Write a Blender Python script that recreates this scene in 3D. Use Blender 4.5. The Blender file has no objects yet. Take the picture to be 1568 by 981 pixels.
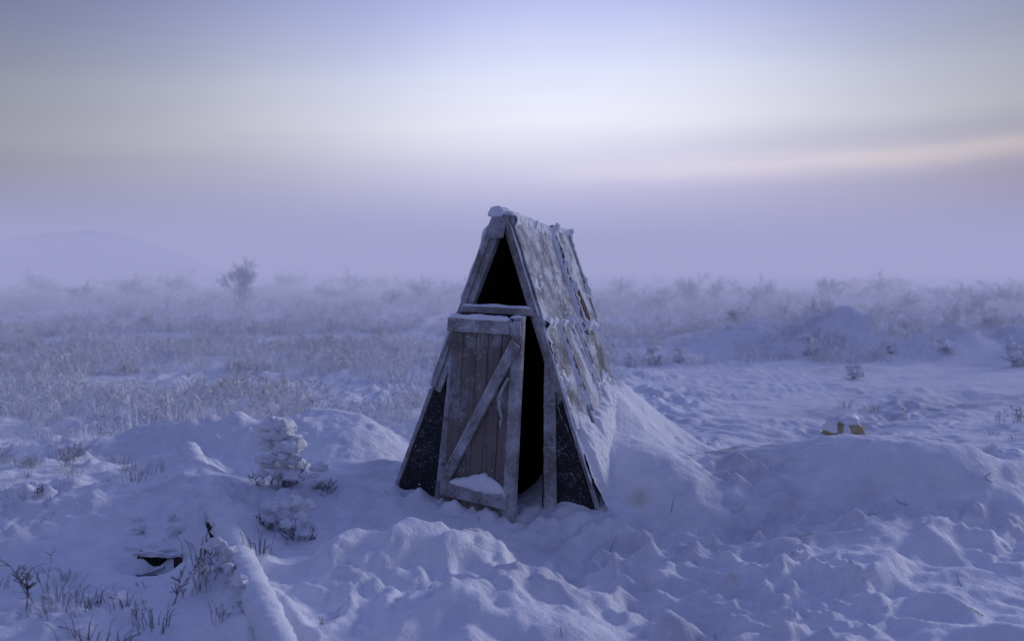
import bpy, math, random, bmesh
import numpy as np
from mathutils import Vector, Matrix
random.seed(7); rng=np.random.default_rng(11)
scene=bpy.context.scene
scene.view_settings.view_transform='Standard'
scene.view_settings.look='None'
scene.view_settings.exposure=0

# ------------------------------------------------------------ noise
_perm=np.random.default_rng(3).permutation(256); _perm=np.concatenate([_perm,_perm])
_ang=np.random.default_rng(5).random(256)*2*np.pi
def perlin(x,y,seed=0):
    x=np.asarray(x,float)+seed*17.31; y=np.asarray(y,float)+seed*9.73
    xi=np.floor(x).astype(int); yi=np.floor(y).astype(int)
    xf=x-xi; yf=y-yi
    u=xf*xf*xf*(xf*(xf*6-15)+10); v=yf*yf*yf*(yf*(yf*6-15)+10)
    def g(ix,iy,dx,dy):
        a=_ang[_perm[(_perm[ix&255]+iy)&255]]
        return np.cos(a)*dx+np.sin(a)*dy
    n00=g(xi,yi,xf,yf); n10=g(xi+1,yi,xf-1,yf)
    n01=g(xi,yi+1,xf,yf-1); n11=g(xi+1,yi+1,xf-1,yf-1)
    return ((n00*(1-u)+n10*u)*(1-v)+(n01*(1-u)+n11*u)*v)*1.4
def fbm(x,y,o=4,seed=0):
    s=0;a=1;f=1
    for i in range(o):
        s=s+a*perlin(x*f,y*f,seed+i*3); a*=.5; f*=2.03
    return s
def sst(a,b,x):
    t=np.clip((x-a)/(b-a),0,1); return t*t*(3-2*t)

# ------------------------------------------------------------ structure frame
OX,OY=-0.095,6.85
AX=(0.945,-0.326); AY=(0.326,0.945)
def to_local(x,y):
    rx=x-OX; ry=y-OY
    return rx*AX[0]+ry*AX[1], rx*AY[0]+ry*AY[1]

# ------------------------------------------------------------ ground height
def gm(x,y,cx,cy,rx,ry,h,ang=0,p=2.0):
    c,s=math.cos(ang),math.sin(ang)
    dx=(x-cx)*c+(y-cy)*s; dy=-(x-cx)*s+(y-cy)*c
    q=(dx/rx)**2+(dy/ry)**2
    return h*np.exp(-q**(p/2))
def segdist(x,y,ax,ay,bx,by):
    vx,vy=bx-ax,by-ay
    t=np.clip(((x-ax)*vx+(y-ay)*vy)/(vx*vx+vy*vy),0,1)
    return np.hypot(x-ax-t*vx,y-ay-t*vy),t
FOOT=[]
fr=random.Random(4)
path=[(0.25,6.1),(0.55,5.3),(0.9,4.4),(1.0,3.3)]
path2=[(0.5,6.0),(1.45,6.3),(1.95,8.1),(3.4,10.5),(6,13)]
for P,k in ((path,30),(path2,48)):
    for i in range(k):
        j=fr.randrange(len(P)-1); t=fr.random()
        x=P[j][0]*(1-t)+P[j+1][0]*t+fr.gauss(0,.24); y=P[j][1]*(1-t)+P[j+1][1]*t+fr.gauss(0,.24)
        FOOT.append((x,y,fr.uniform(0,3.14),fr.uniform(.03,.06)))
for i in range(60):
    FOOT.append((fr.uniform(-1.2,3.6),fr.uniform(3.6,6.1),fr.uniform(0,3.14),fr.uniform(.02,.055)))
POLE_A=(-2.62,8.0); POLE_B=(-0.95,4.0)
PIT=(-2.08,5.72)
def H(x,y):
    x=np.asarray(x,float); y=np.asarray(y,float)
    wx=x+.30*perlin(x*.9,y*.9,21)+.05*perlin(x*3.3,y*3.3,23); wy=y+.30*perlin(x*.9,y*.9,22)+.05*perlin(x*3.3,y*3.3,24)
    r=np.hypot(x,y-6)
    far=sst(9,22,r)
    h=.10*fbm(x*.13,y*.13,3,1)*(.4+far)+.05*fbm(wx*.6,wy*.6,3,2)
    h=h+far*.06*fbm(x*.8,y*.8,3,31)
    near=1-sst(9,14,r)
    rm=gm(wx,wy,2.50,7.10,1.0,.64,.50,-.12,2.8); h=h+rm
    h=h+gm(wx,wy,3.6,6.9,.7,.6,.18)
    h=h+gm(wx,wy,2.2,6.05,.75,.28,.15,-.1)
    h=h+gm(wx,wy,1.95,5.5,.45,.3,.13,.3,3)
    fm=gm(wx,wy,-.33,5.45,.52,.36,.24,.1,3.6); h=h+fm
    h=h+gm(wx,wy,-.95,5.2,.45,.35,.15,0.2,3)
    h=h+gm(wx,wy,-.10,4.6,.55,.30,.13,0,3)
    h=h+gm(wx,wy,.25,5.05,.28,.2,.12,.4,3)
    h=h+gm(wx,wy,-2.5,8.75,1.2,.45,.32,-.1,2.4)
    h=h+gm(wx,wy,-1.40,8.3,.60,.55,.32,0,2.4)
    h=h+gm(wx,wy,-1.15,7.3,.40,.5,.20,0,2.4)
    h=h+gm(wx,wy,-2.3,6.9,.9,.5,.16,.3,2.2)
    h=h+gm(wx,wy,-3.6,7.5,1.0,1.2,.20)
    h=h+gm(wx,wy,-1.78,7.5,.26,.2,.22,0,2.4)
    h=h+gm(wx,wy,2.92,9.0,.28,.22,.24,0,3)
    h=h+gm(wx,wy,-2.0,6.1,.5,.25,.12)
    d,t=segdist(wx,wy,5.2,20.5,15.0,17.0)
    h=h+.66*np.exp(-(d/1.3)**2)*(.75+.6*perlin(x*.9,y*.9,8))
    d,t=segdist(wx,wy,2.6,19.5,6.2,20.5)
    h=h+.20*np.exp(-(d/1.0)**2)
    yard=sst(1.0,2.5,x-.1*(y-8))*sst(8.6,9.8,y)*(1-sst(15.5,18,y))*(1-sst(9,12,x))
    h=h*(1-.6*yard)+yard*.034*fbm(x*.5,y*2.0,4,41)
    calm=(1-.75*np.clip(rm/.3,0,1))*(1-.60*yard)*(1-.5*np.clip(fm/.2,0,1))
    sab=lambda n,e: np.sqrt(n*n+e)-math.sqrt(e)
    m=near*(.25+.75*sst(-.1,.5,fbm(x*.7,y*.7,2,52)+.25))*calm
    h=h+.125*m*sab(fbm(wx*2.1,wy*2.1,2,51),.012)
    m2=near*sst(-.0,.45,fbm(x*.9,y*.9,2,56)+.14)*calm
    h=h+.072*m2*sab(fbm(wx*4.8,wy*4.8,3,54),.006)
    h=h+.012*near*fbm(x*9,y*9,3,55)*calm
    for (fx,fy,a,dp) in FOOT:
        k=(np.abs(x-fx)<.5)&(np.abs(y-fy)<.5)
        if not k.any(): continue
        c,s=math.cos(a),math.sin(a)
        xx=x[k];yy=y[k]
        dx=(xx-fx)*c+(yy-fy)*s; dy=-(xx-fx)*s+(yy-fy)*c
        q=np.sqrt((dx/.15)**2+(dy/.09)**2)
        h[k]-=dp*np.exp(-q**3)-.5*dp*np.exp(-((q-1.6)/.4)**2)
    for P,w in ((path,.35),(path2,.4)):
        dm=np.full(x.shape,9.)
        for i in range(len(P)-1):
            d,_=segdist(wx,wy,*P[i],*P[i+1]); dm=np.minimum(dm,d)
        h=h-.09*np.exp(-(dm/w)**2)
    h=h-gm(x,y,PIT[0],PIT[1],.19,.12,.13,.1,4)*(1+.5*perlin(x*9,y*9,33))
    h=h-gm(x,y,PIT[0]+.02,PIT[1]-.3,.28,.28,.10,0,2)
    h=h-gm(x,y,-1.58,6.62,.13,.09,.10,0,4)
    d,t=segdist(x,y,*POLE_A,*POLE_B)
    h=h+.11*np.exp(-(d/.24)**2)
    lx,ly=to_local(x,y)
    inside=np.exp(-((lx/.95)**4+((ly-.75)/1.1)**4))
    h=h*(1-.8*inside)+.03*inside
    h=h+.12*np.exp(-((lx+.80)/.35)**2-((ly-.3)/.6)**2)
    thr=np.exp(-((ly+.16)/.16)**2)*sst(-.75,-.55,lx)*(1-sst(.85,1.1,lx))
    h=h+thr*(.02+.10*np.abs(fbm(x*4.2,y*4.2,3,64)))-.05*np.exp(-((lx-.30)/.12)**2-((ly+.12)/.2)**2)
    nl=.08*perlin(x*2.0,y*2.0,61)
    d1=np.maximum(lx-.50+nl,0)
    al=sst(-.20,.50,ly)*(1-sst(1.7,2.6,ly))
    drift=al*(.36+.34*sst(.1,1.2,ly))*np.exp(-(d1/.66)**1.3)*sst(.0,.42,lx)
    h=h*(1-.5*np.clip(drift/.3,0,1))+drift
    h=h+.22*np.exp(-((lx-1.18)/.42)**2-((ly-.40)/.42)**2)
    return h
def Hs(x,y): return float(H(np.array([x]),np.array([y]))[0])

# ------------------------------------------------------------ materials
def newmat(name):
    m=bpy.data.materials.new(name); m.use_nodes=True
    nt=m.node_tree; b=nt.nodes['Principled BSDF']; return m,nt,b
def N(nt,t,**k):
    n=nt.nodes.new(t)
    for a,v in k.items(): setattr(n,a,v)
    return n
def noise(nt,scale,detail=4,rough=.55,vec=None):
    n=N(nt,'ShaderNodeTexNoise'); n.inputs['Scale'].default_value=scale
    n.inputs['Detail'].default_value=detail; n.inputs['Roughness'].default_value=rough
    if vec is not None: nt.links.new(vec,n.inputs['Vector'])
    return n.outputs['Fac']
def ramp(nt,fac,stops):
    r=N(nt,'ShaderNodeValToRGB'); e=r.color_ramp.elements
    while len(e)>1: e.remove(e[-1])
    e[0].position=stops[0][0]; e[0].color=(*stops[0][1],1)
    for p,c in stops[1:]:
        q=e.new(p); q.color=(*c,1)
    nt.links.new(fac,r.inputs[0]); return r.outputs[0]
def mixc(nt,f,a,b,mode='MIX'):
    m=N(nt,'ShaderNodeMix',data_type='RGBA',blend_type=mode)
    for s,v in ((m.inputs[0],f),(m.inputs[6],a),(m.inputs[7],b)):
        if isinstance(v,(int,float)): s.default_value=v
        elif isinstance(v,tuple): s.default_value=(*v,1)
        else: nt.links.new(v,s)
    return m.outputs[2]
def mth(nt,op,a,b=None,c=None,clamp=False):
    m=N(nt,'ShaderNodeMath',operation=op,use_clamp=clamp)
    for i,v in enumerate((a,b,c)):
        if v is None: continue
        if isinstance(v,(int,float)): m.inputs[i].default_value=v
        else: nt.links.new(v,m.inputs[i])
    return m.outputs[0]
def bump(nt,b,h,strength=.5,dist=.01,prev=None):
    n=N(nt,'ShaderNodeBump'); n.inputs['Strength'].default_value=strength; n.inputs['Distance'].default_value=dist
    nt.links.new(h,n.inputs['Height'])
    if prev is not None: nt.links.new(prev,n.inputs['Normal'])
    nt.links.new(n.outputs[0],b.inputs['Normal']); return n.outputs[0]
def mat_snow(name,ground=False):
    m,nt,b=newmat(name)
    tc=N(nt,'ShaderNodeTexCoord').outputs['Object']
    n1=noise(nt,7,5,.6,tc); n2=noise(nt,90,3,.6,tc)
    col=ramp(nt,n1,[(.3,(.73,.76,.84)),(.65,(.86,.88,.92))])
    if ground:
        at=N(nt,'ShaderNodeAttribute',attribute_name='stain')
        col=mixc(nt,at.outputs['Fac'],col,(.52,.45,.26))
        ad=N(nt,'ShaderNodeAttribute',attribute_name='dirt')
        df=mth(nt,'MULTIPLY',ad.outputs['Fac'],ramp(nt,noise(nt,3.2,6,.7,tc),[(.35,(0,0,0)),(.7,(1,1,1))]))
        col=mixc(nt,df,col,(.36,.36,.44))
    nt.links.new(col,b.inputs['Base Color'])
    b.inputs['Roughness'].default_value=.75
    b.inputs['Specular IOR Level'].default_value=.25
    p=bump(nt,b,n1,.5,.03); p=bump(nt,b,noise(nt,28,5,.7,tc),.6,.016,p); bump(nt,b,n2,.5,.006,p)
    return m
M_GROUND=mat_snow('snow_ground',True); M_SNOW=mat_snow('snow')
def mat_wood(name,dark,light,frost=.5,axis=2,fscale=45,fcol=(.66,.68,.76),amt=.85,lo=.44,hi=.72):
    m,nt,b=newmat(name)
    tc=N(nt,'ShaderNodeTexCoord').outputs['Object']
    mp=N(nt,'ShaderNodeMapping'); s=[28,28,28]; s[axis]=1.6; mp.inputs['Scale'].default_value=s
    nt.links.new(tc,mp.inputs[0])
    g=noise(nt,1,6,.7,mp.outputs[0])
    col=ramp(nt,g,[(.32,dark),(.62,light)])
    blot=noise(nt,2.3,4,.6,tc)
    col=mixc(nt,mth(nt,'MULTIPLY',blot,.6),col,tuple(x*.6 for x in dark))
    oi=N(nt,'ShaderNodeObjectInfo').outputs['Random']
    col=mixc(nt,mth(nt,'MULTIPLY',oi,.35),col,tuple(x*.9 for x in light))
    sp=noise(nt,fscale,5,.8,tc); pa=noise(nt,4,5,.65,tc)
    geo=N(nt,'ShaderNodeNewGeometry'); sx=N(nt,'ShaderNodeSeparateXYZ'); nt.links.new(geo.outputs['Normal'],sx.inputs[0])
    up=mth(nt,'MULTIPLY',mth(nt,'MAXIMUM',sx.outputs['Z'],0),.30)
    f=mth(nt,'ADD',mth(nt,'ADD',mth(nt,'MULTIPLY',sp,.6),mth(nt,'MULTIPLY',pa,.9)),up)
    f=mth(nt,'ADD',f,frost*.35-.35)
    ff=ramp(nt,f,[(lo,(0,0,0)),(hi,(1,1,1))])
    col=mixc(nt,mth(nt,'MULTIPLY',ff,amt),col,fcol)
    nt.links.new(col,b.inputs['Base Color']); b.inputs['Roughness'].default_value=.85
    b.inputs['Specular IOR Level'].default_value=.2
    p=bump(nt,b,g,.6,.006); bump(nt,b,ff,.8,.010,p)
    return m
M_DOOR=mat_wood('door_plank_wood',(.120,.098,.094),(.26,.215,.203),.10,amt=.75)
M_FRAME=mat_wood('weathered_frame_wood',(.14,.122,.120),(.30,.268,.258),.46)
M_BRACE=mat_wood('brace_wood',(.17,.142,.134),(.33,.29,.272),.42)
M_IN=mat_wood('inner_shade_wood',(.010,.009,.009),(.028,.025,.023),-1.4)  # near-black wood: the shade inside the hut is put into its colour
M_ROOF=mat_wood('frosted_roof_board',(.10,.095,.105),(.22,.21,.225),.34,2,85,(.70,.72,.80),.85,.46,.66)
M_ROOF2=mat_wood('frosted_roof_board_low',(.09,.085,.095),(.20,.19,.205),.26,2,50,(.70,.72,.80),.85,.46,.66)
M_OLD=mat_wood('old_board',(.018,.015,.014),(.06,.05,.045),-.2,amt=.5)
def mat_tar():
    m,nt,b=newmat('tar_paper')
    tc=N(nt,'ShaderNodeTexCoord').outputs['Object']
    sp=noise(nt,75,3,.8,tc); pa=noise(nt,6,4,.6,tc)
    f=mth(nt,'ADD',mth(nt,'MULTIPLY',sp,.9),mth(nt,'MULTIPLY',pa,.35))
    ff=ramp(nt,f,[(.69,(0,0,0)),(.80,(1,1,1))])
    col=mixc(nt,mth(nt,'MULTIPLY',ff,.55),(.008,.008,.011),(.42,.44,.52))
    nt.links.new(col,b.inputs['Base Color']); b.inputs['Roughness'].default_value=.8
    bump(nt,b,pa,.5,.02); return m
M_TAR=mat_tar()
def mat_plant(name,a,b_,lo=.38,hi=.6,rough=.9):
    m,nt,b=newmat(name)
    tc=N(nt,'ShaderNodeTexCoord').outputs['Object']
    n=noise(nt,.35,5,.7,tc); n2=noise(nt,6,2,.6,tc)
    f=mth(nt,'ADD',mth(nt,'MULTIPLY',n,.6),mth(nt,'MULTIPLY',n2,.4))
    nt.links.new(ramp(nt,f,[(lo,a),(hi,b_)]),b.inputs['Base Color'])
    b.inputs['Roughness'].default_value=rough; b.inputs['Specular IOR Level'].default_value=.1
    return m
M_GRASS=mat_plant('frosted_grass',(.60,.55,.56),(.90,.91,.95),.34,.50)
M_BUSH=mat_plant('frosted_twigs',(.60,.58,.62),(.84,.85,.90))
M_TWIG=mat_plant('bare_twigs',(.06,.045,.04),(.14,.11,.10))
M_WEED=mat_plant('frosty_weed',(.10,.08,.08),(.68,.69,.75),.42,.56)
M_STRAW=mat_plant('yellow_straw',(.22,.18,.10),(.45,.39,.25))
m,nt,b=newmat('old_iron'); b.inputs['Base Color'].default_value=(.12,.11,.12,1); b.inputs['Roughness'].default_value=.6; M_IRON=m

# ------------------------------------------------------------ mesh helpers
def link(o,parent=None):
    scene.collection.objects.link(o)
    if parent: o.parent=parent
    return o
def mesh_np(name,V,F,mat,parent=None,smooth=False):
    me=bpy.data.meshes.new(name)
    V=np.asarray(V,np.float32)
    me.vertices.add(len(V)); me.vertices.foreach_set('co',V.ravel())
    tot=sum(f.size for f in F); nf=sum(len(f) for f in F)
    me.loops.add(tot); me.polygons.add(nf)
    me.loops.foreach_set('vertex_index',np.concatenate([f.ravel() for f in F]).astype(np.int32))
    sizes=np.concatenate([np.full(len(f),f.shape[1]) for f in F])
    st=np.concatenate([[0],np.cumsum(sizes)[:-1]]).astype(np.int32)
    me.polygons.foreach_set('loop_start',st)
    if smooth: me.polygons.foreach_set('use_smooth',np.ones(nf,bool))
    me.update(calc_edges=True)
    me.materials.append(mat)
    return link(bpy.data.objects.new(name,me),parent)
def pyo(name,V,F,mat,parent=None,smooth=False,bev=0,fix=False):
    me=bpy.data.meshes.new(name); me.from_pydata([tuple(v) for v in V],[],F); me.update()
    me.materials.append(mat)
    if fix:
        bm=bmesh.new(); bm.from_mesh(me); bmesh.ops.recalc_face_normals(bm,faces=bm.faces); bm.to_mesh(me); bm.free()
    if smooth:
        for p in me.polygons: p.use_smooth=True
    o=link(bpy.data.objects.new(name,me),parent)
    if bev:
        md=o.modifiers.new('b','BEVEL'); md.width=bev; md.segments=2
    return o
def prism(name,poly,y0,y1,mat,parent,jit=.003,bev=.004):
    n=len(poly); V=[]
    for y in (y0,y1):
        for (x,z) in poly: V.append((x+random.uniform(-jit,jit),y,z+random.uniform(-jit,jit)))
    F=[list(range(n)),list(range(2*n-1,n-1,-1))]
    for i in range(n):
        j=(i+1)%n; F.append([i,i+n,j+n,j])
    return pyo(name,V,F,mat,parent,bev=bev,fix=True)
def snow_strip(name,pts,side,up,hw,h,parent,seed=0,nz=.35,n=None,under=.25,prof=None):
    pts=[Vector(p) for p in pts]; side=Vector(side).normalized(); up=Vector(up).normalized()
    L=sum((pts[i+1]-pts[i]).length for i in range(len(pts)-1))
    n=n or max(12,int(L/.014)); K=14; V=[]
    for i in range(n+1):
        t=i/n; q=t*L
        for j in range(len(pts)-1):
            l=(pts[j+1]-pts[j]).length
            if q<=l+1e-6 or j==len(pts)-2: c=pts[j].lerp(pts[j+1],min(1,q/l)); break
            q-=l
        e=max(0.05,min(1,math.sqrt(max(0,min(t,1-t))*L/.05)))
        w=hw*(1+nz*float(perlin(t*L*9,seed*3.1+.5,seed)))*e
        hh=h*(1+1.6*nz*float(perlin(t*L*6+5,seed*1.7+.5,seed+1)))*e
        if prof: hh*=prof(t)
        for k in range(K):
            a=2*math.pi*k/K
            ca,sa=math.cos(a),math.sin(a)
            rr=1+.20*float(perlin(t*L*26,k*.9+seed,seed+2))
            V.append(c+side*(w*ca*rr)+up*((hh if sa>0 else hh*under)*sa*rr))
    F=[]
    for i in range(n):
        for k in range(K):
            F.append([i*K+k,i*K+(k+1)%K,(i+1)*K+(k+1)%K,(i+1)*K+k])
    F.append(list(range(K))[::-1]); F.append([n*K+k for k in range(K)])
    return pyo(name,V,F,M_SNOW,parent,smooth=True)

# ------------------------------------------------------------ ground
def axis(c0,c1,step,lo,hi,g):
    a=list(np.arange(c0,c1,step)); s=step; x=a[-1]
    while x<hi: s*=g; x+=s; a.append(x)
    s=step; x=c0; b=[]
    while x>lo: s*=g; x-=s; b.append(x)
    return np.array(b[::-1]+a)
xs=axis(-4.6,4.6,.020,-600,600,1.034); ys=axis(3.8,10.5,.020,-150,700,1.030)
X,Y=np.meshgrid(xs,ys); Z=H(X,Y)
nx,ny=len(xs),len(ys)
idx=np.arange(nx*ny).reshape(ny,nx)
F=np.stack([idx[:-1,:-1],idx[:-1,1:],idx[1:,1:],idx[1:,:-1]],-1).reshape(-1,4)
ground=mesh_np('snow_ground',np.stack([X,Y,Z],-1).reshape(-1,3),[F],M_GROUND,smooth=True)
st=np.zeros(X.shape)
for (a,b_,r,s) in ((.86,6.62,.06,.6),(1.62,7.55,.09,.6),(1.78,5.95,.05,.5),(2.98,8.82,.13,.8),(1.2,5.3,.04,.4),(1.05,7.2,.05,.4),(3.9,8.0,.10,.4)):
    st+=s*np.exp(-(((X-a)**2+(Y-b_)**2)/r**2)*(1+.8*perlin(X*14,Y*14,5)))
at=ground.data.attributes.new('stain','FLOAT','POINT'); at.data.foreach_set('value',np.clip(st,0,1).ravel().astype(np.float32))
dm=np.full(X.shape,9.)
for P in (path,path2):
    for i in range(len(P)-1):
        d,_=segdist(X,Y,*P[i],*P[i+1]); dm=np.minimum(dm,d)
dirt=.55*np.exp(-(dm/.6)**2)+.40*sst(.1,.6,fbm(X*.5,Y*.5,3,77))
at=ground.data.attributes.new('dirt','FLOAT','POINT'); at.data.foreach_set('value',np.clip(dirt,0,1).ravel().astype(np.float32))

# ------------------------------------------------------------ outhouse
hut=bpy.data.objects.new('a_frame_outhouse',None); link(hut)
hut.location=(OX,OY,0); hut.rotation_euler=(0,0,-math.atan2(.326,.945))
AL=Vector((-.02,2.06)); AR=Vector((.085,2.05))
SL,SR=.395,.325
def XL(z): return AL.x-SL*(AL.y-z)
def XR(z): return AR.x+SR*(AR.y-z)
LEN=1.5
l=math.hypot(SR,1); dR=Vector((SR/l,-1/l)); nR=Vector((1/l,SR/l))
l=math.hypot(SL,1); dL=Vector((-SL/l,-1/l)); nL=Vector((-1/l,SL/l))
def strip(side,t0,t1,n0,n1):
    d,n,A=(dL,nL,AL) if side=='L' else (dR,nR,AR)
    return [tuple(A+d*t0+n*n0),tuple(A+d*t1+n*n0),tuple(A+d*t1+n*n1),tuple(A+d*t0+n*n1)]
prism('roof_left',strip('L',0.0,2.22,-.03,0),.0,LEN,M_ROOF,hut)
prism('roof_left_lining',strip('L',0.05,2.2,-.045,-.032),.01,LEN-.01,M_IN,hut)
prism('roof_right_base',strip('R',0.0,2.25,-.03,0),.0,LEN,M_ROOF2,hut)
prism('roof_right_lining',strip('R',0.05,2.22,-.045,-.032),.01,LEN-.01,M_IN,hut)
prism('ridge_board',[(-.03,2.035),(.09,2.025),(.085,2.062),(-.02,2.070)],-.045,LEN-.002,M_ROOF,hut)
def rp(name,s0,s1,t0,t1,n0,n1,mat=M_ROOF,tilt=0,jit=.006,poly=None):
    V=[]; P=poly or ((s0,t0),(s1,t0),(s1+tilt,t1),(s0+tilt,t1)); k=len(P)
    P=[(s+random.uniform(-jit,jit),t+random.uniform(-jit,jit)) for s,t in P]
    for n_ in (n0,n1):
        for (s,t) in P:
            p=AR+dR*t+nR*n_
            V.append((p.x,s,p.y))
    F=[list(range(k)),list(range(2*k-1,k-1,-1))]+[[i,i+k,(i+1)%k+k,(i+1)%k] for i in range(k)]
    return pyo(name,V,F,mat,hut,bev=.005,fix=True)
rp('roof_board_upper_front',-.05,.50,.0,.78,.004,.03)
rp('roof_board_upper_mid',.515,.98,.02,.74,.004,.026,M_ROOF2)
rp('roof_board_upper_rear',1.04,1.53,-.01,.82,.022,.048,M_ROOF,.03)
rp('roof_board_lower_front',-.02,.36,.80,1.52,.004,.022,M_ROOF2,-.02)
rp('roof_board_lower_mid',.37,.86,.76,1.62,.006,.030,M_ROOF,.02,poly=[(.37,.78),(.86,.76),(.90,1.50),(.72,1.56),(.66,1.46),(.45,1.60)])
rp('roof_board_lower_rear',.90,1.50,.84,1.66,.006,.034,M_ROOF2,.0,poly=[(.92,.84),(1.50,.86),(1.52,1.36),(1.34,1.30),(1.28,1.42),(1.10,1.46),(1.04,1.30),(.95,1.40)])
rp('roof_edge_batten_rear',1.00,1.05,-.02,.88,.022,.062,M_FRAME,.06)
rp('roof_edge_batten_far',1.51,1.56,-.02,.84,.022,.062,M_FRAME,.03)
rp('roof_batten_a',.345,.390,.78,1.46,.02,.05,M_FRAME,.12)
rp('roof_batten_b',.86,.90,.80,1.45,.03,.056,M_FRAME,.10)
rp('roof_loose_slat',.60,.635,.70,1.30,.028,.045,M_FRAME,.28)
rp('roof_broken_patch',1.13,1.30,.42,.76,.046,.054,M_OLD,.02,poly=[(1.15,.40),(1.24,.46),(1.31,.66),(1.28,.77),(1.17,.70)])
def roof_sheet(name,s0,s1,t0,t1,fn,res=.009):
    S=np.arange(s0,s1+res,res); T=np.arange(t0,t1+res,res); SS,TT=np.meshgrid(S,T)
    th=fn(SS,TT)
    px=AR.x+dR.x*TT+nR.x*th; pz=AR.y+dR.y*TT+nR.y*th
    V=np.stack([px,SS,pz],-1).reshape(-1,3); i=np.arange(SS.size).reshape(SS.shape)
    F=np.stack([i[:-1,:-1],i[1:,:-1],i[1:,1:],i[:-1,1:]],-1).reshape(-1,4)
    return mesh_np(name,V,[F],M_SNOW,hut,smooth=True)
def f_low(s,t):
    edge=1.42-.30*sst(.2,1.4,s)+.14*fbm(s*4,t*4,3,70)
    th=-.012+.088*sst(-.05,.24,t-edge)
    th=th+.010*fbm(s*5,t*3,3,71)*sst(-.02,.2,t-edge)+.006*fbm(s*24,t*24,2,72)
    return th-.05*(1-sst(-.02,.06,s))*(1-sst(1.85,2.15,t))
roof_sheet('roof_snow_lower',-.03,1.52,1.0,2.25,f_low)
def f_up(s,t):
    n_=fbm(s*5,t*3.6,5,75)
    patch=sst(.42,.80,n_)*.030
    w1=.014*perlin(t*7,s*0,5)
    ridge=.040*(1-sst(.02,.10,t+.03*perlin(s*9,t*9,1)))
    low=.036*np.exp(-((t-.77-.03*perlin(s*9,s*0,3))/.030)**2)*(s<1.0)
    m=.052*np.exp(-((s-.99-.06*t+w1)/.028)**2)
    n2=.040*np.exp(-((s-.350-.17*(t-.78)+w1)/.028)**2)*(t>.76)+.048*np.exp(-((s-.865-.14*(t-.8)+w1)/.024)**2)*(t>.76)
    sk=.036*np.exp(-((s-.60-.47*(t-.70)+w1)/.026)**2)*(t>.68)*(t<1.32)
    fr=.018*np.exp(-((s+.03)/.03)**2)
    dn=.020*np.exp(-((s-.508)/.012)**2)*sst(.1,.4,perlin(t*5,s*0,44))
    return .004+patch+ridge+low+m+n2+sk+fr+dn+.014*fbm(s*20,t*20,4,76)
roof_sheet('roof_snow_patches',-.04,1.02,.0,1.5,f_up)
def f_rear(s,t):
    return .030+.024*sst(.35,.8,fbm(s*7,t*3,4,85)+.05)+.03*(1-sst(-.01,.05,t))+.038*np.exp(-((s-1.03-.06*t)/.028)**2)+.036*np.exp(-((s-1.53-.03*t)/.022)**2)+.03*np.exp(-((t-.80)/.03)**2)+.014*fbm(s*20,t*20,4,79)
roof_sheet('roof_snow_rear',1.01,1.57,-.03,.84,f_rear)
snow_strip('ridge_snow',[(.03,-.05,2.065),(.04,.4,2.062),(.04,1.02,2.055)],(1,0,0),(0,0,1),.075,.034,hut,3,.22)
snow_strip('ridge_snow_front',[(-.0,-.08,2.055),(.0,.2,2.068)],(1,0,0),(0,0,1),.066,.058,hut,4,.16)
snow_strip('ridge_snow_rear',[(.05,1.02,2.06),(.05,1.54,2.05)],(1,0,0),(0,0,1),.06,.03,hut,5,.3)
def raf(name,side,t0,t1,n0,n1,y0,y1,mat):
    return prism(name,strip(side,t0,t1,n0,n1),y0,y1,mat,hut)
raf('rafter_left','L',.04,1.30,-.080,-.033,-.028,.045,M_FRAME)
raf('rafter_left_face','L',-.0,1.28,-.036,.004,-.052,-.0305,M_BRACE)
raf('edge_board_left','L',1.30,2.05,-.022,.006,-.034,-.002,M_FRAME)
raf('rafter_right','R',.06,1.32,-.060,-.033,-.028,.045,M_FRAME)
raf('rafter_right_face','R',.0,1.30,-.036,.004,-.054,-.0305,M_BRACE)
raf('edge_board_right','R',1.30,2.12,-.022,.006,-.036,-.002,M_FRAME)
prism('apex_block',[(-.035,1.90),(.06,1.90),(.075,2.0),(.05,2.045),(-.02,2.045),(-.05,1.98)],-.068,-.0545,M_FRAME,hut)
prism('tar_paper_left',[(XL(-.08)+.03,-.08),(-.455,-.08),(-.385,.90),(XL(.90)+.035,.90)],-.022,-.006,M_TAR,hut)
prism('tar_paper_right',[(.395,-.08),(XR(-.08)-.03,-.08),(XR(.80)-.03,.80),(.40,.83)],-.022,-.006,M_TAR,hut)
prism('jamb_left',[(-.475,-.05),(-.365,-.05),(-.255,1.41),(-.305,1.38)],-.050,-.024,M_FRAME,hut,.004)
prism('jamb_left_filler',[(XL(.88)+.04,.86),(-.40,.86),(-.30,1.36),(-.262,1.40)],-.022,-.004,M_DOOR,hut,.001)
prism('jamb_right',[(.345,-.06),(.435,-.06),(.425,.90),(.405,1.02),(.378,1.14),(.350,1.18),(.345,.9)],-.052,-.026,M_FRAME,hut,.004)
prism('jamb_right_post',[(.325,-.06),(.343,-.06),(.343,1.15),(.330,1.2)],-.02,.05,M_IN,hut,.002)
prism('lintel',[(-.275,1.395),(.285,1.375),(.270,1.422),(-.245,1.440)],-.066,-.055,M_FRAME,hut,.003)
snow_strip('lintel_snow',[(-.245,-.055,1.440),(.26,-.057,1.424)],(0,1,0),(0,0,1),.022,.018,hut,7,.5)
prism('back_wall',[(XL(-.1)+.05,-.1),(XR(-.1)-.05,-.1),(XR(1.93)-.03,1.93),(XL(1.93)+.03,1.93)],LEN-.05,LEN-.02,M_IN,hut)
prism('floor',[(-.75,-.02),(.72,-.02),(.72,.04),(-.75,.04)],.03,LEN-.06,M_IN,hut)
prism('seat_box',[(-.52,.045),(.52,.045),(.42,.45),(-.42,.45)],.85,LEN-.06,M_IN,hut)

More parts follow.
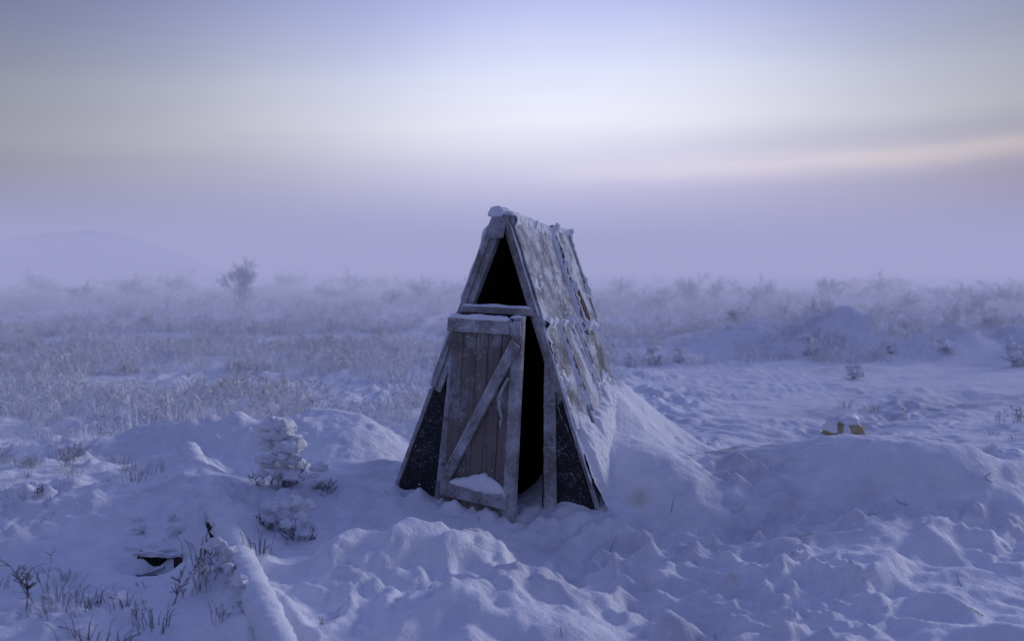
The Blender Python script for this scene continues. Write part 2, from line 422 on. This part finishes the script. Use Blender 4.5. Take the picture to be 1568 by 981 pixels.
door=bpy.data.objects.new('door',None); link(door,hut)
Dx=Vector((.952,-.305,-.03)).normalized(); Du=Vector((.077,0,1.34)).normalized()
Dn=Dx.cross(Du).normalized()
if Dn.y>0: Dn=-Dn
Do=Vector((-.375,-.075,.05))
def dboard(name,p0,p1,w,n0,n1,mat,jit=.003,bev=.004,w1=None):
    a=Vector(p0);b_=Vector(p1); u=(b_-a).normalized(); v=Vector((-u.y,u.x)); w1=w1 or w
    c=[a-v*w/2,a+v*w/2,b_+v*w1/2,b_-v*w1/2]; V=[]
    c=[Vector((q.x+random.uniform(-jit,jit),q.y+random.uniform(-jit,jit))) for q in c]
    for nn in (n0,n1):
        for q in c: V.append(Do+Dx*q.x+Du*q.y+Dn*nn)
    F=[[0,1,2,3],[7,6,5,4],[0,4,5,1],[1,5,6,2],[2,6,7,3],[3,7,4,0]]
    return pyo(name,V,F,mat,door,bev=bev,fix=True)
a=.004
for i,w in enumerate((.105,.12,.10,.115,.09)):
    dboard('door_plank_%d'%(i+1),(a+w/2,.0+random.uniform(-.0,.02)),(a+w/2,1.31+random.uniform(-.015,.01)),w-.004,0,.018+random.uniform(-.002,.003),M_DOOR,.002)
    a+=w
dboard('door_stile',(.575,-.02),(.572,1.355),.092,-.006,.030,M_BRACE,w1=.082)
dboard('door_top_rail',(-.012,1.265),(.522,1.275),.098,.024,.052,M_BRACE)
dboard('door_top_rail_end',(.526,1.265),(.61,1.27),.094,.032,.054,M_BRACE)
dboard('door_bottom_rail',(-.0,.125),(.568,.120),.105,.024,.055,M_BRACE)
dboard('door_brace',(.035,.19),(.575,1.175),.078,.033,.058,M_BRACE)
def snow_d(name,p0,p1,n_,hw,h,seed,nz=.4,prof=None):
    snow_strip(name,[Do+Dx*p0[0]+Du*p0[1]+Dn*n_,Do+Dx*p1[0]+Du*p1[1]+Dn*n_],Dn,Du,hw,h,door,seed,nz,prof=prof)
snow_d('snow_top_rail',(-.01,1.312),(.52,1.318),.034,.030,.030,11,.3)
snow_d('snow_top_rail_end',(.50,1.335),(.615,1.345),.020,.026,.020,18,.3)
for k in range(7):
    x0=.02+k*.07+random.uniform(-.01,.01); snow_d('snow_top_rail_drip_%d'%k,(x0,1.245+random.uniform(-.015,.015)),(x0+random.uniform(.015,.04),1.25),.050,.008,.014,12+k*5,.6)
snow_d('snow_bottom_rail',(.06,.170),(.545,.168),.034,.032,.100,13,.08,prof=lambda t:.22+.78*math.exp(-((t-.60)/.36)**2))
for k,(q0,q1,sz) in enumerate((((.06,.30),(.20,.54),.009),((.21,.56),(.27,.66),.011),((.33,.80),(.46,1.02),.008),((.49,1.08),(.54,1.16),.010))):
    snow_d('snow_brace_%d'%k,q0,q1,.048,.014,sz,20+k,.7)
for k in range(60):
    pa=random.uniform(.02,.60); pb=random.uniform(.05,1.30)
    if k%3==0: pa=random.uniform(.53,.61)
    nn=.030 if pa>.53 else .02
    s=random.uniform(.003,.009)
    snow_d('frost_clot_%d'%k,(pa-s,pb),(pa+s,pb+s*.3),nn,s*.7,s,40+k,.6)
def tube(pts,r,K=6):
    V=[];F=[]
    for i,p in enumerate(pts):
        p=Vector(p); t=(Vector(pts[min(i+1,len(pts)-1)])-Vector(pts[max(i-1,0)])).normalized()
        u=t.orthogonal().normalized(); v=t.cross(u)
        rr=r if not isinstance(r,(list,tuple)) else r[i]
        for k in range(K):
            a_=2*math.pi*k/K; V.append(p+u*math.cos(a_)*rr+v*math.sin(a_)*rr)
    for i in range(len(pts)-1):
        for k in range(K): F.append([i*K+k,i*K+(k+1)%K,(i+1)*K+(k+1)%K,(i+1)*K+k])
    F.append(list(range(K))[::-1]); F.append([(len(pts)-1)*K+k for k in range(K)])
    return V,F
hp=[]
for i in range(13):
    t=i/12; an=math.pi*t
    hp.append(Do+Dx*(.490-.022*math.sin(an)+.035*t)+Du*(.66+.28*t)+Dn*(.03+.04*math.sin(an)))
V,Fh=tube(hp,.011,8); pyo('door_handle',V,Fh,M_BRACE,door,smooth=True)
snow_d('snow_handle',(.478,.60),(.483,.67),.035,.011,.020,33,.5)
for z in (.28,1.12):
    dboard('hinge',(-.03,z),(.13,z),.028,.0235,.03,M_IRON)
for z in (.45,.75):
    prism('jamb_cleat',[(.345,z),(.43,z+.01),(.43,z+.045),(.345,z+.04)],-.062,-.053,M_FRAME,hut)
sl_=(-.93,0,.37)
snow_strip('edge_snow_left',[(XL(1.30)-.006,-.03,1.30),(XL(.86)-.008,-.03,.86)],(0,1,0),sl_,.03,.016,hut,8,.9)
snow_strip('edge_snow_left_b',[(XL(2.0)-.006,-.03,2.0),(XL(1.46)-.006,-.03,1.46)],(0,1,0),sl_,.028,.012,hut,9,.9)
snow_strip('edge_snow_right',[(XR(2.0)+.004,-.045,2.0),(XR(1.36)+.004,-.045,1.36)],(0,1,0),(.95,0,.3),.022,.012,hut,10,.8)
snow_strip('edge_snow_right_b',[(XR(1.36)+.006,-.03,1.36),(XR(.25)+.006,-.03,.25)],(0,1,0),(.95,0,.3),.018,.012,hut,16,.8)
for o in list(hut.children)+list(door.children):
    if o.type!='MESH': continue
    me=o.data; c=np.empty(len(me.vertices)*3,np.float32); me.vertices.foreach_get('co',c); c=c.reshape(-1,3)
    c[:,1]=np.where(c[:,1]>.06,.06+(c[:,1]-.06)*.84,c[:,1])
    c[:,2]-=.10*np.clip(c[:,1]/1.35,0,1.1)*np.clip(c[:,2]/2,0,1.1)
    me.vertices.foreach_set('co',c.ravel()); me.update()

# ------------------------------------------------------------ plants
def ribbon(V,F4,pts,w,rs,tip=.75):
    base=len(V); n=len(pts)
    for i,p in enumerate(pts):
        ww=w*(1-tip*i/(n-1))
        for k in range(3):
            a_=2.094*k+rs
            V.append((p[0]+ww*math.cos(a_),p[1]+ww*math.sin(a_),p[2]+ww*.4*math.sin(a_*1.7)))
    for i in range(n-1):
        for k in range(3):
            F4.append((base+i*3+k,base+i*3+(k+1)%3,base+(i+1)*3+(k+1)%3,base+(i+1)*3+k))
def plant_proto(rnd,kind):
    V=[];F4=[]
    if kind=='grass':
        for _ in range(rnd.randint(18,26)):
            a_=rnd.uniform(0,6.28); r0=rnd.uniform(0,.22); L=rnd.uniform(.10,.30); ln=rnd.uniform(.2,.9)
            x,y=r0*math.cos(a_),r0*math.sin(a_); b_=a_+rnd.uniform(-.8,.8)
            pts=[(x,y,-.03),(x+math.cos(b_)*L*ln*.35,y+math.sin(b_)*L*ln*.35,L*.6),(x+math.cos(b_)*L*ln,y+math.sin(b_)*L*ln,L*(1-.3*ln))]
            ribbon(V,F4,pts,rnd.uniform(.003,.008),a_,.5)
    else:
        for _ in range(rnd.randint(4,7)):
            a_=rnd.uniform(0,6.28); L=rnd.uniform(.18,.42); ln=rnd.uniform(.1,.7)
            x,y=rnd.uniform(-.1,.1),rnd.uniform(-.1,.1)
            top=(x+math.cos(a_)*L*ln,y+math.sin(a_)*L*ln,L)
            ribbon(V,F4,[(x,y,-.03),((x+top[0])/2,(y+top[1])/2,L*.55),top],.006,a_)
            for _ in range(rnd.randint(5,8)):
                t=rnd.uniform(.3,1); c=rnd.uniform(0,6.28); l2=L*rnd.uniform(.12,.32)
                p=(x+(top[0]-x)*t,y+(top[1]-y)*t,L*t)
                q=(p[0]+math.cos(c)*l2,p[1]+math.sin(c)*l2,p[2]+l2*rnd.uniform(.1,1.0))
                ribbon(V,F4,[p,q],.009,c,.4)
    return np.array(V),np.array(F4)
rnd=random.Random(9)
protos=[plant_proto(rnd,'grass' if i%3 else 'weed') for i in range(15)]
def scatter(name,pos,scl,mat):
    Vs=[];Fs=[];off=0
    zz=H(pos[:,0],pos[:,1])
    which=rng.integers(0,len(protos),len(pos)); rot=rng.random(len(pos))*6.28
    for k,(PV,PF) in enumerate(protos):
        s=np.where(which==k)[0]
        if len(s)==0: continue
        c,sn=np.cos(rot[s])[:,None],np.sin(rot[s])[:,None]; sc=scl[s][:,None]
        x=(PV[None,:,0]*c-PV[None,:,1]*sn)*sc+pos[s,0][:,None]
        y=(PV[None,:,0]*sn+PV[None,:,1]*c)*sc+pos[s,1][:,None]
        z=PV[None,:,2]*sc*rng.uniform(.7,1.15,(len(s),1))+zz[s][:,None]
        Vs.append(np.stack([x,y,z],-1).reshape(-1,3))
        f=PF[None]+(np.arange(len(s))*len(PV))[:,None,None]+off
        Fs.append(f.reshape(-1,4)); off+=len(s)*len(PV)
    return mesh_np(name,np.concatenate(Vs),[np.concatenate(Fs)],mat)
def sample(n,y0,y1,th):
    y=np.sqrt(y0*y0+(y1*y1-y0*y0)*rng.random(n))
    x=(rng.random(n)*2-1)*(.66*y+2)
    cl=fbm(x*.22,y*.34,3,90)+.4*perlin(x*1.1,y*1.1,93)
    keep=cl>th
    yard=(x>.8+.1*(y-8))&(y<17.3)&(x<12)
    keep&=~yard
    lx,ly=to_local(x,y); keep&=~((np.abs(lx)<1.8)&(ly>-2)&(ly<2.5))
    return np.stack([x,y],-1)[keep]
p1=sample(8200,10.0,26,-.14); p2=sample(9500,26,62,-.3); p3=sample(4200,62,130,-.5)
p0=sample(560,8.6,11,.0); p0=p0[p0[:,0]<-1.4]
pos=np.concatenate([p0,p1,p2,p3])
scl=rng.uniform(.5,1.15,len(pos))*np.where(pos[:,1]>60,1.6,np.where(pos[:,1]>26,1.3,1.0))
scl[:len(p0)]*=.7
scatter('frosted_grass',pos,scl,M_GRASS)
pl=np.stack([rng.uniform(-4.6,-2.5,90),rng.uniform(4.2,8.2,90)],-1)
pr=np.stack([rng.uniform(3.9,7,46),rng.uniform(6.5,12,46)],-1)
pq=np.stack([rng.uniform(-2.6,-1.3,24),rng.uniform(4.2,5.4,24)],-1)
pc=np.concatenate([pl,pr,pq]); scatter('dry_grass_tufts',pc,rng.uniform(.25,.6,len(pc)),M_WEED)  # dry tufts; those at the left and right edges also added to darken corners

def bush_mesh(name,seed,h,spread,levels,mat,w0=.02,stems=7,wmin=.006):
    r=random.Random(seed); V=[];F4=[]
    def grow(p,d,L,w,lv):
        q=p; pts=[tuple(p)]
        for i in range(3):
            d=(d+Vector((r.gauss(0,.14),r.gauss(0,.14),r.gauss(0,.08)))).normalized()
            q=q+d*L/3; pts.append(tuple(q))
        ribbon(V,F4,pts,w,r.uniform(0,6),.5)
        if lv>0:
            for _ in range(r.randint(3,5)):
                t=r.uniform(.3,1); k=min(2,int(t*3)); pp=Vector(pts[k]).lerp(Vector(pts[k+1]),t*3-k)
                nd=(d+Vector((r.gauss(0,.55),r.gauss(0,.55),r.gauss(.1,.3)))).normalized()
                grow(pp,nd,L*r.uniform(.45,.75),max(w*.6,wmin),lv-1)
    for _ in range(stems):
        a_=r.uniform(0,6.28); e=r.uniform(.1,spread)
        grow(Vector((r.uniform(-.1,.1)*h,r.uniform(-.1,.1)*h,-.1)),Vector((math.cos(a_)*e,math.sin(a_)*e,1)).normalized(),h*r.uniform(.4,.62),w0,levels)
    me=bpy.data.meshes.new(name); me.from_pydata(V,[],F4); me.update(); me.materials.append(mat); return me
BM=[bush_mesh('bush_mesh_%d'%i,30+i,1.0,.9,3,M_BUSH,.012,8,.008) for i in range(4)]
TM=[bush_mesh('tree_mesh_%d'%i,50+i,1.0,.8,4,M_BUSH,.016,5,.007) for i in range(2)]
def bush(x,y,s,k,name='frosted_bush',sx=1,L=None):
    L=L or BM
    o=bpy.data.objects.new(name,L[k%len(L)]); link(o); o.location=(x,y,Hs(x,y)); o.scale=(s*sx,s*sx,s); o.rotation_euler=(0,0,k*1.7); return o
def UX(u,d): return (u-784)/1524*d
def G(u,v):
    z=0
    for _ in range(6):
        d=(1.72-z)*1524/(v-405); x=UX(u,d); z=.5*z+.5*Hs(x,d)
    return x,d
bush(UX(362,36),36,2.0,0,'frosted_tree',.85,TM)
bush(UX(1272,44),44,1.7,1,'frosted_tree',.8,TM)
for i,(u,d,s,sx) in enumerate(((272,52,1.9,.7),(650,46,1.45,1.4),(695,50,1.4,1.2),(540,60,1.6,1.1),(1062,42,1.8,.8),(1100,46,1.4,1.1),(1165,40,1.5,1.0),(1265,22.5,.9,1.3),(1230,24,.7,1.3),(1390,36,1.1,1.5),(1500,33,1.1,1.6),(60,60,1.6,1.4),(440,64,1.7,1.3),(950,50,1.3,1.6),(1010,36,.9,1.6),(1350,48,1.3,1.5),(1550,40,1.4,1.5),(600,40,.9,1.4),(905,34,.8,1.4))):
    bush(UX(u,d),d,s,i,sx=sx)
me_l=[(np.array([v.co[:] for v in m_.vertices]),np.array([p.vertices[:] for p in m_.polygons])) for m_ in BM]
off=0;Vs=[];Fs=[]
def addb(x,d,s,w,i):
    global off
    PV,PF=me_l[i%4]; an=random.uniform(0,6.28); c,sn=math.cos(an),math.sin(an); z0=Hs(x,d)
    Vs.append(np.stack([(PV[:,0]*c-PV[:,1]*sn)*s*w+x,(PV[:,0]*sn+PV[:,1]*c)*s*w+d,PV[:,2]*s+z0],-1)); Fs.append(PF+off); off+=len(PV)
for i in range(110):
    d=random.uniform(45,100); addb(random.uniform(-.62,.62)*d,d,random.uniform(.4,1.25),1.7,i)
for i in range(40):
    d=random.uniform(19.5,34); addb(random.uniform(.12,.62)*d,d,random.uniform(.25,.50),1.4,i)
mesh_np('distant_shrubs',np.concatenate(Vs),[np.concatenate(Fs)],M_BUSH)

def blob(c,r,seed,sub=3):
    bm=bmesh.new(); bmesh.ops.create_icosphere(bm,subdivisions=sub,radius=1)
    V=[]
    for v in bm.verts:
        k=1+.5*float(perlin(v.co.x*1.6+seed,v.co.y*1.6+v.co.z,seed))+.3*float(perlin(v.co.z*3.5+seed,v.co.x*3.5+v.co.y,seed+1))
        zz=v.co.z if v.co.z>0 else v.co.z*.35
        V.append(Vector(c)+Vector((v.co.x*r[0],v.co.y*r[1],zz*r[2]))*k)
    F=[[v.index for v in f.verts] for f in bm.faces]; bm.free(); return V,F
def weed(x,y,h,seed,nb=5,mat=M_WEED,name='snow_laden_weed',spread=1.1,stems=7,w0=.006,lv=2,bs=1.0):
    par=bpy.data.objects.new(name,None); link(par); par.location=(x,y,Hs(x,y)-.01)
    me=bush_mesh('twigs',seed,h,spread,lv,mat,w0,stems,.0035); o=bpy.data.objects.new('twigs',me); link(o,par)
    r=random.Random(seed); V=[];F=[]
    for k in range(nb):
        s=h*r.uniform(.07,.17)*bs
        v,f=blob((r.uniform(-.22,.22)*h*(spread+.3),r.uniform(-.25,.25)*h,h*r.uniform(.1,.9)),(s*1.3,s,s*1.0),seed+k*3)
        b0=len(V); V+=v; F+=[[i+b0 for i in q] for q in f]
    if V: pyo('snow_clumps',V,F,M_SNOW,par,smooth=True)
    return par
for i,(u,v,h,nb,bs,spd) in enumerate(((410,748,.28,5,1.3,.8),(440,748,.32,7,1.4,.5),(424,722,.40,8,1.9,.45),(486,752,.22,5,1.3,.6),(410,815,.24,6,1.5,.6),(450,832,.26,6,1.3,1.2),(432,800,.20,5,1.6,.5),(262,822,.14,5,1.2,1),(205,820,.13,5,1.2,1),(330,880,.20,5,1.2,1),(372,935,.20,4,1,1.1),(350,900,.16,4,1,1.1),(60,760,.22,0,1,1.1),(1240,545,.40,6,1.2,1.1),(1003,558,.32,7,1.2,1.1),(1040,553,.28,6,1.2,1.1),(965,562,.28,6,1.2,1.1),(1310,580,.32,7,1.2,1.1),(1560,560,.5,6,1.2,1.1),(1365,535,.35,5,1.2,1.1),(1450,530,.35,5,1.2,1.1),(640,755,.07,2,1,1.1))):
    x,y=G(u,v); weed(x,y,h,100+i,nb,lv=2,bs=bs,spread=spd)
for i,(u,v,h) in enumerate(((480,960,.16),(530,985,.10),(920,960,.06),(1010,905,.09),(1090,815,.08),(380,985,.2),(300,960,.2),(250,960,.16),(200,930,.18),(110,950,.16),(30,900,.2),(70,975,.2),(1250,985,.1))):
    x,y=G(u,v); weed(x,y,h,200+i,0,M_TWIG,'bare_twig',1.3,2,.003,1)
def hay(x,y,r,seed):
    par=weed(x,y,r*.9,seed,0,M_STRAW,'straw_tussock',1.6,14,.003,1)
    v,f=blob((0,-.1*r,r*.12),(r*.95,r*.75,r*.6),seed); pyo('straw',v,f,M_STRAW,par,smooth=True)
    v,f=blob((-.2*r,.05*r,r*.34),(r*1.05,r*.85,r*.7),seed+1); pyo('snow_cap',v,f,M_SNOW,par,smooth=True)
hay(2.98,8.84,.17,301)
x,y=G(1228,858); hay(x,y,.04,305)
V=[];F4=[]; r=random.Random(8)
for i in range(60):
    x=r.uniform(-1.4,4.0); y=r.uniform(4.4,8.6); lx,ly=to_local(x,y)
    if abs(lx)<.9 and -.1<ly<1.6: continue
    a_=r.uniform(0,6.28); L=r.uniform(.03,.14); z=Hs(x,y)+.006
    x2,y2=x+math.cos(a_)*L,y+math.sin(a_)*L
    ribbon(V,F4,[(x,y,z),((x+x2)/2,(y+y2)/2+.006,Hs((x+x2)/2,(y+y2)/2)+.01),(x2,y2,Hs(x2,y2)+r.uniform(.005,.03))],r.uniform(.002,.004),a_)
pyo('scattered_twigs',V,F4,M_TWIG)

# half buried pole with snow on it
pole=bpy.data.objects.new('fallen_pole',None); link(pole)
pts=[];n=36
PB2=(POLE_A[0]+(POLE_B[0]-POLE_A[0])*1.15,POLE_A[1]+(POLE_B[1]-POLE_A[1])*1.15)
for i in range(n+1):
    t=i/n; x=POLE_A[0]+(PB2[0]-POLE_A[0])*t; y=POLE_A[1]+(PB2[1]-POLE_A[1])*t
    pts.append(Vector((x,y,.175-.03*t+.05*(1-t))))
V,Fp=tube(pts,[.052]*len(pts),12); pyo('pole',V,Fp,M_FRAME,pole,smooth=True)
dv=(pts[-1]-pts[0]).normalized(); sdv=dv.cross(Vector((0,0,1)))
snow_strip('pole_snow',[p+Vector((0,0,.0)) for p in pts[::6]],sdv,(0,0,1),.076,.076,pole,71,.16,n=220,under=.7)
# broken, tipped boards over a hole, coloured dark for its shade, snow on top
bb=bpy.data.objects.new('broken_boards',None); link(bb); bb.location=(PIT[0],PIT[1],Hs(*PIT))
def box(name,c,dims,rot,mat,parent):
    V=[Vector((sx*dims[0]/2,sy*dims[1]/2,sz*dims[2]/2))+Vector([random.uniform(-.01,.01) for _ in range(3)]) for sx in(-1,1) for sy in(-1,1) for sz in(-1,1)]
    F=[[0,1,3,2],[4,6,7,5],[0,4,5,1],[2,3,7,6],[0,2,6,4],[1,5,7,3]]
    o=pyo(name,V,F,mat,parent,bev=.004,fix=True); o.location=c; o.rotation_euler=rot; return o
box('board_1',(-.07,.08,.08),(.17,.02,.18),(-.35,.28,.15),M_IN,bb)
box('board_2',(.08,.07,.07),(.15,.02,.17),(-.5,-.40,-.25),M_OLD,bb)
box('board_3',(.0,-.0,.05),(.24,.05,.02),(.3,.22,.5),M_OLD,bb)
box('board_4',(-.04,.03,.08),(.20,.03,.015),(.3,-.35,-.3),M_FRAME,bb)
v,f=blob((-.02,.16,.165),(.20,.09,.05),77,4); pyo('snow_on_boards',v,f,M_SNOW,bb,smooth=True)
x,y=G(318,832); stake=box('wooden_stake',(x,y,Hs(x,y)+.04),(.02,.025,.16),(.25,-.35,.3),M_OLD,None)

# distant hills
V=[];F=[];n=110
for i in range(n+1):
    t=i/n; x=-150+135*t; d=108+8*math.sin(t*3)
    hz=5.4*float(1-sst(-50,-24,x))+.5*float(perlin(x*.07,.5,4))+float(perlin(x*.3,.5,5))*.15-.8*math.exp(-((x+64)/7)**2)
    e=min(1,t*6,(1-t)*6)
    for k,(dy,f) in enumerate(((-25,0),(-10,.6),(0,1),(12,.8),(40,0))):
        V.append((x*(d+dy)/d,d+dy,-1.0+max(0,hz*e+1.0)*f if f else -1.0))
for i in range(n):
    for k in range(4):
        a_=i*5+k; F.append([a_,a_+5,a_+6,a_+1])
m,nt,b=newmat('hill_snow'); tc=N(nt,'ShaderNodeTexCoord').outputs['Object']
nt.links.new(ramp(nt,noise(nt,.15,6,.7,tc),[(.35,(.46,.46,.52)),(.65,(.6,.6,.66))]),b.inputs['Base Color']); b.inputs['Roughness'].default_value=.9
pyo('hills',V,F,m,smooth=True)

# ------------------------------------------------------------ fog banks lying over the plain, scattered light put in as emission
def fogbox(name,y0,h,sig,col,R=400):
    V=[(sx*R,yy,z) for z in (-3,h) for sx,yy in((-1,y0),(1,y0),(1,460),(-1,460))]
    F=[[3,2,1,0],[4,5,6,7],[0,1,5,4],[1,2,6,5],[2,3,7,6],[3,0,4,7]]
    m=bpy.data.materials.new(name); m.use_nodes=True; nt=m.node_tree; nt.nodes.clear()
    o=N(nt,'ShaderNodeOutputMaterial'); ab=N(nt,'ShaderNodeVolumeAbsorption'); em=N(nt,'ShaderNodeEmission'); ad=N(nt,'ShaderNodeAddShader')
    ab.inputs['Color'].default_value=(0,0,0,1); ab.inputs['Density'].default_value=sig
    em.inputs['Color'].default_value=(*col,1); em.inputs['Strength'].default_value=sig
    nt.links.new(ab.outputs[0],ad.inputs[0]); nt.links.new(em.outputs[0],ad.inputs[1]); nt.links.new(ad.outputs[0],o.inputs['Volume'])
    return pyo(name,V,F,m)
fogbox('ground_fog',16,3.6,.0085,(.33,.345,.60))
fogbox('ground_fog',27,4.6,.017,(.355,.365,.605),R=395)
fogbox('haze',50,10.0,.0048,(.40,.40,.63),R=390)

# ------------------------------------------------------------ sky
w=bpy.data.worlds.new('World'); scene.world=w; w.use_nodes=True; nt=w.node_tree; nt.nodes.clear()
out=N(nt,'ShaderNodeOutputWorld'); bg=N(nt,'ShaderNodeBackground')
tc=N(nt,'ShaderNodeTexCoord').outputs['Generated']
sx=N(nt,'ShaderNodeSeparateXYZ'); nt.links.new(tc,sx.inputs[0]); x,y,z=sx.outputs
el=mth(nt,'ADD',z,mth(nt,'MULTIPLY',x,-.035))
wob=mth(nt,'MULTIPLY',mth(nt,'SUBTRACT',noise(nt,2.2,4,.5,tc),.5),.07)
el2=mth(nt,'ADD',el,wob)
base=ramp(nt,mth(nt,'MULTIPLY',mth(nt,'MAXIMUM',el2,0),2.0),[
 (0.0,(.44,.43,.68)),(.08,(.50,.49,.71)),(.14,(.59,.575,.77)),(.19,(.69,.68,.83)),(.26,(.80,.80,.91)),(.36,(.68,.72,.91)),(.46,(.49,.54,.83)),(.53,(.38,.43,.74)),(.66,(.25,.30,.61)),(1.0,(.155,.205,.52))])
cb=N(nt,'ShaderNodeCombineXYZ'); nt.links.new(mth(nt,'MULTIPLY',x,2.0),cb.inputs[0]); nt.links.new(mth(nt,'MULTIPLY',y,1.0),cb.inputs[1]); nt.links.new(mth(nt,'MULTIPLY',el,16),cb.inputs[2])
cn=noise(nt,1.0,6,.5,cb.outputs[0])
cf=ramp(nt,cn,[(.40,(0,0,0)),(.68,(1,1,1))])
base=mixc(nt,mth(nt,'MULTIPLY',cf,.20),base,(.48,.49,.72))
def gauss(v,c,s):
    t=mth(nt,'DIVIDE',mth(nt,'SUBTRACT',v,c),s); return mth(nt,'POWER',2.718,mth(nt,'MULTIPLY',mth(nt,'MULTIPLY',t,t),-1))
elb=mth(nt,'ADD',el,mth(nt,'MULTIPLY',mth(nt,'SUBTRACT',noise(nt,1.5,5,.6,cb.outputs[0]),.5),.035))
base=mixc(nt,mth(nt,'MULTIPLY',gauss(elb,.103,.013),.24),base,(.54,.54,.74))
right=mth(nt,'MULTIPLY',mth(nt,'ADD',x,.02),2.2,clamp=True)
base=mixc(nt,mth(nt,'MULTIPLY',mth(nt,'MULTIPLY',gauss(elb,.086,.011),right),.62),base,(1.15,1.0,.96))
base=mixc(nt,mth(nt,'MULTIPLY',mth(nt,'MULTIPLY',gauss(elb,.05,.025),right),.40),base,(.66,.53,.66))
glow=gauss(mth(nt,'SUBTRACT',x,.05),0,.38)
front=mth(nt,'GREATER_THAN',y,0)
k=mth(nt,'ADD',.30,mth(nt,'MULTIPLY',mth(nt,'MULTIPLY',glow,front),.78))
up=mth(nt,'MULTIPLY',mth(nt,'SUBTRACT',z,.24),2.2,clamp=True)
k=mth(nt,'ADD',mth(nt,'MULTIPLY',k,mth(nt,'SUBTRACT',1,up)),mth(nt,'MULTIPLY',up,.86))
vm=N(nt,'ShaderNodeVectorMath',operation='SCALE'); nt.links.new(base,vm.inputs[0]); nt.links.new(k,vm.inputs['Scale'])
sky=N(nt,'ShaderNodeTexSky',sky_type='NISHITA'); sky.sun_disc=False; sky.sun_elevation=math.radians(15); sky.sun_rotation=math.radians(55); sky.dust_density=1
vs=N(nt,'ShaderNodeVectorMath',operation='SCALE'); nt.links.new(sky.outputs[0],vs.inputs[0]); vs.inputs['Scale'].default_value=.0012
va=N(nt,'ShaderNodeVectorMath',operation='ADD'); nt.links.new(vm.outputs[0],va.inputs[0]); nt.links.new(vs.outputs[0],va.inputs[1])
nt.links.new(va.outputs[0],bg.inputs['Color']); bg.inputs['Strength'].default_value=1.0
nt.links.new(bg.outputs[0],out.inputs[0])

sd=bpy.data.lights.new('sun','SUN'); sd.energy=1.25; sd.angle=math.radians(12); sd.color=(.94,.92,1.0)
so=bpy.data.objects.new('sun',sd); link(so)
az=math.radians(55); e=math.radians(15)
dirv=Vector((math.sin(az)*math.cos(e),math.cos(az)*math.cos(e),math.sin(e)))
so.rotation_euler=dirv.to_track_quat('Z','Y').to_euler()

# ------------------------------------------------------------ camera
cd=bpy.data.cameras.new('camera'); cd.lens=35; cd.sensor_width=36; cd.clip_end=3000; cd.clip_start=.05
cd.dof.use_dof=True; cd.dof.focus_distance=6.75; cd.dof.aperture_fstop=1.5
co=bpy.data.objects.new('camera',cd); link(co); co.location=(0,0,1.72)
co.rotation_euler=(math.radians(90-3.2),0,0)
scene.camera=co
